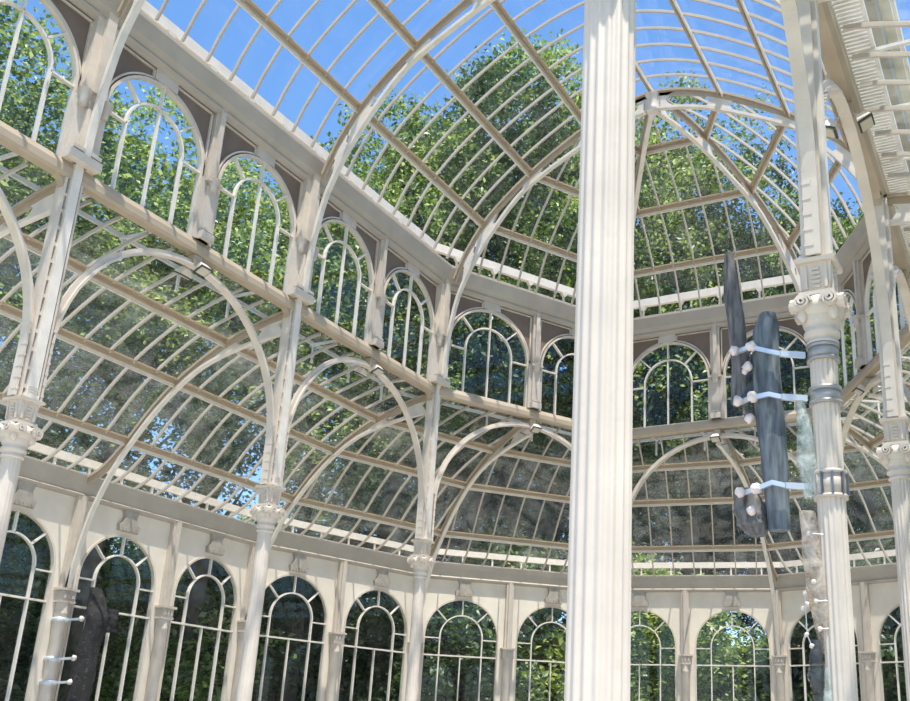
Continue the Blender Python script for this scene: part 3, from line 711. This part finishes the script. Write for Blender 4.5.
# slatted maintenance walkways outside, at the foot of the upper windows
wo = ibo
for k in range(nI - 1):
    fr = Fr(I[k], I[k + 1]); a0, a1 = angs(k); h = fr.len / 2
    e = empty('roof_walkway', tuple(fr(h, -.1, 1.50)), 'white slatted roof walkway, %s' % place_words(wo[k], *fr(h, 0, 0)[:2]), 'walkway', 'slatted walkways outside the upper windows')
    m = MB(); ns = int(fr.len / .013)
    for q in range(ns):
        s_ = (q + .5) * fr.len / ns; m.box(fr(s_, -.052, 1.500), fr.t, fr.n, (0, 0, 1), .0085, .058, .004)
    m.build('slats', 'white_paint', e)
    m = MB()
    for d in (.020, .080, .200): m.prism([fr(-d * a0, -d, 1.492), fr(fr.len + d * a1, -d, 1.492), fr(fr.len + (d + .008) * a1, -d - .008, 1.492), fr(-(d + .008) * a0, -d - .008, 1.492)],
                                   [fr(-d * a0, -d, 1.506), fr(fr.len + d * a1, -d, 1.506), fr(fr.len + (d + .008) * a1, -d - .008, 1.506), fr(-(d + .008) * a0, -d - .008, 1.506)])
    for q in range(4):
        s_ = fr.len * (q + .5) / 4; m.bar(fr(s_, -.05, 1.488), fr(s_, -.206, 1.488), .010, .008, fr.t)
        m.bar(fr(s_, -.19, 1.488), fr(s_, -.19, az(.21)), .008, .008, fr.t)
    m.build('side_rails', 'white_paint', e)

# ------------------------------------------------------------------ hanging driftwood at the ionic column
rng = random.Random(5)
GY = -L * 2
def log(name, mat, pts, rads, label, cat, seg=14, squash=.8, rough=.10, top_cut=0, seed=1):
    """irregular log along a polyline (modules); rads per point"""
    rg = random.Random(seed); P = []; n = 22
    ts = [q / (n - 1) for q in range(n)]
    def ip(t):
        f = t * (len(pts) - 1); i = min(int(f), len(pts) - 2); u = f - i
        return Vector(pts[i]).lerp(Vector(pts[i + 1]), u), rads[i] + (rads[i + 1] - rads[i]) * u
    ph = [rg.uniform(0, 6.28) for _ in range(6)]
    m = MB(); vs = []; fs = []
    for i, t in enumerate(ts):
        c, r = ip(t)
        for k in range(seg):
            a = 2 * pi * k / seg
            q = r * (1 + rough * (sin(a * 3 + ph[0] + t * 5) + .6 * sin(a * 5 + ph[1] - t * 9) + .5 * sin(t * 23 + ph[2] + a)) + rough * .5 * rg.uniform(-1, 1))
            vs.append((c.x + q * cos(a), c.y + q * squash * sin(a), c.z + rough * r * .6 * sin(a + ph[3]) * (1 if i in (0, n - 1) else 0)))
    for i in range(n - 1):
        for k in range(seg): fs.append((i * seg + k, i * seg + (k + 1) % seg, (i + 1) * seg + (k + 1) % seg, (i + 1) * seg + k))
    m.add(vs, fs, True); m.add(vs[:seg], [tuple(range(seg - 1, -1, -1))]); m.add(vs[-seg:], [tuple(range(seg))])
    o = m.build(name, mat, loc=pts[0]); tag(o, label, cat); return o
log('driftwood_log', 'driftwood', [(.856, GY, .575), (.858, GY, .65), (.852, GY, .74), (.845, GY, .80), (.841, GY, .866)], [.016, .016, .0155, .0145, .008], 'tall narrow weathered grey driftwood log with pointed top, left of the thick one', 'log', seed=3, rough=.07)
log('driftwood_log', 'grey_blue_wood', [(.916, GY - .01, .350), (.914, GY - .01, .46), (.908, GY - .01, .56), (.905, GY - .01, .66), (.908, GY - .01, .71), (.911, GY - .01, .732)], [.018, .0225, .024, .0235, .0215, .014], 'thick blue-grey driftwood log with rounded top clamped beside the fluted column', 'log', seed=8, rough=.05)
log('resin_block', 'smoked_resin', [(.876, GY - .005, .548), (.870, GY - .005, .570), (.878, GY - .005, .60), (.874, GY, .665)], [.010, .020, .010, .006], 'smoky translucent resin tongue at the foot of the narrow grey log', 'resin block', seed=2, rough=.12)
log('resin_block', 'resin', [(.972, GY - .01, .400), (.967, GY - .01, .455), (.966, GY - .01, .52), (.959, GY - .01, .565)], [.014, .016, .012, .007], 'pale greenish translucent block hanging just left of the ionic column', 'resin block', seed=4, rough=.10)
log('driftwood_slab', 'driftwood', [(.880, GY, .345), (.872, GY, .365), (.866, GY, .39), (.862, GY, .425)], [.012, .028, .029, .016], 'small dark rounded wood slab hanging low beside the end of the thick log', 'wood slab', seed=6, rough=.08)
log('resin_block', 'amber_resin', [(.981, GY - .01, .155), (.980, GY - .01, .20), (.976, GY - .01, .25), (.968, GY - .01, .31), (.962, GY - .01, .378)], [.005, .014, .018, .017, .013], 'long brownish translucent resin piece with white knobs hanging low left of the ionic column', 'resin block', seed=9, rough=.10)
log('resin_block', 'smoked_resin', [(.969, GY - .01, .075), (.965, GY - .01, .12), (.967, GY - .01, .175)], [.006, .012, .009], 'lowest dark translucent resin piece beneath the brownish one', 'resin block', seed=11, rough=.12)
log('resin_block', 'resin', [(.984, GY - .01, .03), (.984, GY - .01, .085), (.986, GY - .01, .135)], [.009, .012, .008], 'pale translucent resin piece at the bottom edge beside the ionic column', 'resin block', seed=12, rough=.08)
def ball(m, c, r, rg):
    vs = []; fs = []; S1, S2 = 8, 6
    for i in range(1, S2):
        ph = pi * i / S2
        for k in range(S1):
            a = 2 * pi * k / S1; q = r * (1 + .22 * rg.uniform(-1, 1)); vs.append((c[0] + q * sin(ph) * cos(a), c[1] + q * sin(ph) * sin(a), c[2] + q * cos(ph)))
    t = len(vs); vs += [(c[0], c[1], c[2] + r), (c[0], c[1], c[2] - r)]
    for i in range(S2 - 2):
        for k in range(S1): fs.append((i * S1 + k, (i + 1) * S1 + k, (i + 1) * S1 + (k + 1) % S1, i * S1 + (k + 1) % S1))
    for k in range(S1): fs.append((t, k, (k + 1) % S1)); fs.append((t + 1, (S2 - 2) * S1 + (k + 1) % S1, (S2 - 2) * S1 + k))
    m.add(vs, fs, True)
lab3 = ['steel clamp and arm just under the ionic capital holding both tall logs', 'steel clamp and arm halfway down the thick log holding both tall logs', 'banded clamp and arm holding the low slab and the foot of the thick log']
for q, (zc_, xl, kz) in enumerate(((.647, .858, .662), (.570, .862, .570), (.419, .862, .412))):
    e = empty('support_bracket', (1, GY, zc_), lab3[q], 'bracket', 'steel brackets on the driftwood column')
    m = MB(); hh = .012 if q < 2 else .020
    for z in (-1, 1): m.lathe(1, GY, [(.0240, zc_ + z * hh - .003), (.0275, zc_ + z * hh - .003), (.0275, zc_ + z * hh + .003), (.0240, zc_ + z * hh + .003)], 28)
    m.lathe(1, GY, [(.0240, zc_ - hh), (.0255, zc_ - hh), (.0255, zc_ + hh), (.0240, zc_ + hh)], 28); cb = m.build('clamp_band', 'band_steel' if q < 2 else 'pier_grey', e)
    if q == 2:
        for z in range(10):
            a = 2 * pi * z / 10; m = MB(); m.box((1 + .0275 * cos(a), GY + .0275 * sin(a), zc_), (cos(a), sin(a), 0), (-sin(a), cos(a), 0), (0, 0, 1), .004, .003, .036); m.build('clamp_tie', 'dark_steel', cb)
    m = MB(); m.sweep([Vector((.972, GY - .012, zc_ - .002)), Vector((.935, GY - .034, zc_ - .002))], (0, 0, 1), .010, .006)
    m.sweep([Vector((.935, GY - .034, zc_ - .002)), Vector((.915, GY - .038, zc_ + .004)), Vector((.885, GY - .036, kz + .002)), Vector((xl, GY - .026, kz))], (0, 0, 1), .008, .005)
    m.build('arm', 'steel', e)
    for (xx, dz, r) in ((xl - .002, 0, .0085), (.886, .004, .0095)):
        m = MB(); ball(m, (xx, GY - .034, kz + dz), r, rng); m.build('knob', 'wax', e)
    if q != 1:
        m = MB(); ball(m, (.877, GY - .028, kz - .030), .0085, rng); m.build('knob', 'wax', e)
    else:
        m = MB(); ball(m, (.872, GY - .026, kz + .055), .006, rng); m.build('knob', 'wax', e)
        m = MB(); ball(m, (.877, GY - .026, kz - .030), .0085, rng); m.build('knob', 'wax', e)
e = empty('knob_string', (.98, GY, .28), 'thin wires with small white knobs beside the brownish resin piece', 'wires')
for (xx, z) in ((.957, .245), (.960, .228), (.953, .222), (.957, .182), (.964, .165), (.974, .232), (.978, .190), (.972, .262), (.968, .338)):
    m = MB(); ball(m, (xx, GY - .03, z), .0038, rng); m.build('knob', 'white_paint', e)
def wire(pts):
    m = MB(); m.tube(pts, .0008, 5); m.build('wire', 'steel', e)
wire([(.957, GY - .03, .245), (.958, GY - .03, .182), (.964, GY - .03, .165)]); wire([(.968, GY - .03, .338), (.99, GY - .024, .336)]); wire([(.974, GY - .03, .232), (.99, GY - .024, .233)]); wire([(.978, GY - .03, .190), (.99, GY - .024, .191)])
# dark trunk at the left wall column
BY = -L
log('charred_log', 'black_wood', [(-1.775, BY + .045, FL + .02), (-1.772, BY + .045, .10), (-1.775, BY + .05, .30), (-1.77, BY + .055, .42), (-1.79, BY + .045, .52)], [.035, .034, .034, .038, .020], 'tall charred black log standing by the slim wall column at lower left', 'log', seed=21, rough=.10, squash=1.)
log('charred_log', 'black_wood', [(-1.752, BY + .10, .37), (-1.752, BY + .10, .41), (-1.752, BY + .10, .45)], [.020, .026, .022], 'short charred block fixed to the upper right side of the black log', 'log', seed=22, rough=.08, squash=1.)
for q, z in enumerate((.405, .27, .19)):
    e = empty('support_bracket', (-1.86, BY, z), ['top', 'middle', 'lowest'][q] + ' steel bracket holding the charred log to the slim wall column', 'bracket', 'steel brackets at the charred log')
    m = MB(); m.lathe(-1.885, BY, [(.0235, z - .008), (.029, z - .008), (.029, z + .008), (.0235, z + .008)], 16); m.build('clamp_band', 'steel', e)
    m = MB(); m.bar((-1.857, BY, z), (-1.80, BY + .02, z + .004), .010, .008); m.build('arm', 'steel', e)
    m = MB(); ball(m, (-1.80, BY + .018, z + .004), .010, rng); m.build('knob', 'wax', e)

# ------------------------------------------------------------------ trees
nr = np.random.default_rng(11)
def leaf_mesh(name, mat, nclump, per, leaf, rx, rz, zc_, shell=.55, lobes=9):
    """crown: lobes of clumps of folded leaves; unit metres around the trunk axis"""
    lob = []
    for i in range(lobes):
        a = i * 2.399 + nr.uniform(-.3, .3); h = -1 + 2 * (i + .5) / lobes; q = sqrt(max(0, 1 - h * h)) * .62
        lob.append((rx * q * cos(a), rx * q * sin(a), zc_ + rz * h * .68, rx * nr.uniform(.40, .58)))
    lob.append((0, 0, zc_, rx * .55)); lob = np.array(lob)
    li = nr.integers(0, len(lob), nclump); dirs = nr.normal(size=(nclump, 3)); dirs /= np.linalg.norm(dirs, axis=1)[:, None]
    rad = lob[li, 3] * (shell + (1 - shell) * nr.random(nclump) ** .5)
    cc = lob[li, :3] + dirs * rad[:, None] * np.array([1, 1, .85]); N = nclump * per
    c = np.repeat(cc, per, 0) + nr.normal(size=(N, 3)) * .24
    ax = nr.normal(size=(N, 3)); ax[:, 2] *= .6; ax /= np.linalg.norm(ax, axis=1)[:, None]
    up = nr.normal(size=(N, 3)) * .55 + np.array([0, 0, 1.]); b = np.cross(up, ax); b /= np.linalg.norm(b, axis=1)[:, None]; nn = np.cross(ax, b)
    s = leaf * (.6 + .8 * nr.random(N))[:, None]
    v = np.stack([c - ax * s, c - b * s * .62 + nn * s * .22, c + ax * s * 1.05, c + b * s * .62 + nn * s * .22], 1).reshape(-1, 3)
    me = bpy.data.meshes.new(name); f = np.arange(N * 4).reshape(-1, 4)
    me.vertices.add(N * 4); me.vertices.foreach_set('co', v.astype(np.float32).ravel())
    tri = np.stack([f[:, 0], f[:, 1], f[:, 2], f[:, 0], f[:, 2], f[:, 3]], 1).ravel()
    me.loops.add(N * 6); me.loops.foreach_set('vertex_index', tri.astype(np.int32)); me.polygons.add(N * 2)
    me.polygons.foreach_set('loop_start', np.arange(0, N * 6, 3, dtype=np.int32)); me.polygons.foreach_set('loop_total', np.full(N * 2, 3, dtype=np.int32))
    me.update(); me.validate(); me.materials.append(M[mat]); return me, lob
def trunk_mesh(name, H, zlow, lob, r):
    m = MB(); U = lambda p: Vector((p[0] / S, p[1] / S, (p[2] - EYE) / S))
    m.tube([U((0, 0, -.3)), U((.1, .05, H * .3)), U((-.1, .1, H * .6)), U((0, 0, H * .92))], [r / S, r * .8 / S, r * .5 / S, r * .12 / S], 9)
    for l in lob[:-1]:
        z0 = max(zlow, l[2] - 2.2 - .25 * math.hypot(l[0], l[1])); m.tube([U((0, 0, z0)), U((l[0] * .45, l[1] * .45, z0 + (l[2] - z0) * .45)), U(tuple(l[:3]))], [r * .42 / S, r * .25 / S, r * .08 / S], 6)
    me = bpy.data.meshes.new(name); me.from_pydata([W(*v) for v in m.v], [], m.f); me.materials.append(M['bark']); me.polygons.foreach_set('use_smooth', [True] * len(m.f)); me.update(); return me
kinds = []
for (mat, nc, per, lf, rx, rz, H, zl) in (('leaf_green', 900, 40, .092, 5.2, 8.5, 24, 5), ('leaf_green', 820, 40, .092, 5.6, 8.0, 24, 6), ('leaf_bright', 900, 38, .092, 5.0, 8.0, 24, 5), ('leaf_dark', 1500, 34, .095, 5.6, 9.0, 24, 3)):
    me, lob = leaf_mesh('foliage', mat, nc, per, lf, rx, rz, H - rz * .98, lobes=12); kinds.append((me, trunk_mesh('trunk', H, zl, lob, .38)))
me, lob = leaf_mesh('foliage', 'leaf_dark', 1100, 30, .10, 3.2, 3.2, 3.0, shell=.3, lobes=9); bush = (me, trunk_mesh('trunk', 5.4, .6, lob, .12))
me, lob = leaf_mesh('foliage', 'leaf_bright', 900, 30, .10, 3.0, 3.4, 3.2, shell=.4, lobes=9); bush2 = (me, trunk_mesh('trunk', 5.4, .6, lob, .12))
def tree(kind, x, y, H, label, cat='tree', group='trees around the building', wide=1., name='leafy_tree', base=24.):
    e = bpy.data.objects.new(name, None); col.objects.link(e); e.location = (x, y, -.2); s = H / base; w = (.55 + .45 * s) * wide
    e.scale = (w, w, s); e.rotation_euler = (0, 0, nr.uniform(0, 6.28)); tag(e, label, cat, group)
    a = bpy.data.objects.new('foliage', kind[0]); col.objects.link(a); a.parent = e
    b = bpy.data.objects.new('trunk', kind[1]); col.objects.link(b); b.parent = e
TR = [(-20.1, -7.8, 25.2, 0, 'tall leafy tree seen through the leftmost upper arch'), (-19.0, -5.2, 23.2, 1, 'leafy tree against blue sky beside the leftmost upper arch'), (-18.4, -.4, 23.6, 2, 'leafy tree filling the second upper arch from the left'),
      (-18.4, 4.0, 25.0, 0, 'leafy tree behind the third upper arch from the left'), (-17.8, 8.6, 29.0, 1, 'tall leafy tree rising over the beam left of the apse corner'), (-17.0, 13.2, 33., 0, 'tall leafy tree behind the left sector of the half dome'),
      (-15.2, 16.6, 38., 3, 'dark green tree behind the first apse window of the upper row'), (-12.6, 19.6, 40.5, 2, 'tallest leafy tree, just left of the big fluted column at the top'), (-10.0, 22.6, 36.5, 0, 'leafy tree hidden mostly by the big fluted column'),
      (-7.4, 25.6, 39.5, 1, 'leafy tree seen through the half dome right of the big fluted column'), (-3.9, 27.8, 35.0, 3, 'dark conifer-like tree seen through the half dome right of the hub'), (1.2, 26.6, 30.5, 0, 'leafy tree behind the driftwood column'),
      (5.8, 25.2, 30.5, 1, 'leafy tree at the right edge behind the apse')]
for x, y, H, k, lb in TR: tree(kinds[k], x, y, H, lb)
BK = [(-30.0, 1.1, 15, 3), (-30.6, 6.7, 15, 0), (-29.1, 12.7, 12, 3), (-27.8, 17.0, 13, 3), (-26.1, 21.3, 17, 0), (-24.3, 25.6, 25, 3), (-20.5, 30.3, 27, 3), (-16.1, 34.7, 25, 0), (-10.5, 36.8, 27, 3), (-4.8, 38.3, 27, 3), (0.9, 37.3, 25, 0), (6.9, 33.7, 26, 3), (-31.5, -6, 18, 3)]
bw = ordinals([(i, (x / S, y / S, (H * .55 - EYE) / S)) for i, (x, y, H, k) in enumerate(BK)])
for i, (x, y, H, k) in enumerate(BK): tree(kinds[k], x, y, H, 'dark tree of the far row, %s' % place_words(bw[i], x / S, y / S), group='far row of trees', wide=1.25, name='background_tree')
US = []
for i in range(17):
    a = radians(196 - i * 9.5); R_ = 19.5 + (i % 3) * 2.3; US.append((R_ * cos(a) - (1.5 if i < 4 else 0), R_ * sin(a) + 0.8, 6.9 + (i * 37 % 5) * .9, i))
for yy, hh in ((-10, 8), (-14, 7.5), (-18, 8)): US.append((-20.5, yy, hh, len(US)))
uw = ordinals([(i, (x / S, y / S, .3)) for i, (x, y, H, _) in enumerate(US)])
for i, (x, y, H, _) in enumerate(US):
    tree(bush2 if i % 2 == 1 else bush, x, y, H, 'leafy bush behind lower windows, %s' % place_words(uw[i], x / S, y / S), 'bush', 'bushes behind the lower windows', 1.15, 'leafy_bush', 6.2)

# ------------------------------------------------------------------ light
w = bpy.data.worlds.new('world'); bpy.context.scene.world = w; w.use_nodes = True; nt = w.node_tree; nt.nodes.clear()
sky = nt.nodes.new('ShaderNodeTexSky'); sky.sky_type = 'NISHITA'; sky.sun_disc = False
SD = Vector((.20, -.20, 1.)).normalized()
sky.sun_elevation = math.asin(SD.z); sky.sun_rotation = math.atan2(SD.x, SD.y); sky.air_density = 1.; sky.dust_density = .6; sky.ozone_density = 2.2
hs = nt.nodes.new('ShaderNodeHueSaturation'); hs.inputs['Saturation'].default_value = 1.2; hs.inputs['Value'].default_value = 1.
bg = nt.nodes.new('ShaderNodeBackground'); bg.inputs['Strength'].default_value = .22; ou = nt.nodes.new('ShaderNodeOutputWorld')
nt.links.new(sky.outputs[0], hs.inputs['Color']); nt.links.new(hs.outputs[0], bg.inputs['Color']); nt.links.new(bg.outputs[0], ou.inputs['Surface'])
sun = bpy.data.lights.new('sun', 'SUN'); sun.energy = 6.0; sun.angle = radians(.6); sun.color = (1., .955, .88)
so = bpy.data.objects.new('sun', sun); col.objects.link(so); so.rotation_euler = SD.to_track_quat('Z', 'Y').to_euler(); so.location = (20, -20, 40)
sc = bpy.context.scene
sc.view_settings.view_transform = 'Standard'; sc.view_settings.look = 'None'; sc.view_settings.gamma = 1; sc.view_settings.use_curve_mapping = False
sc.view_settings.exposure = .46
sc.cycles.transparent_max_bounces = 24; sc.cycles.max_bounces = 7
for o in bpy.data.objects:
    if '_org' in o: del o['_org']
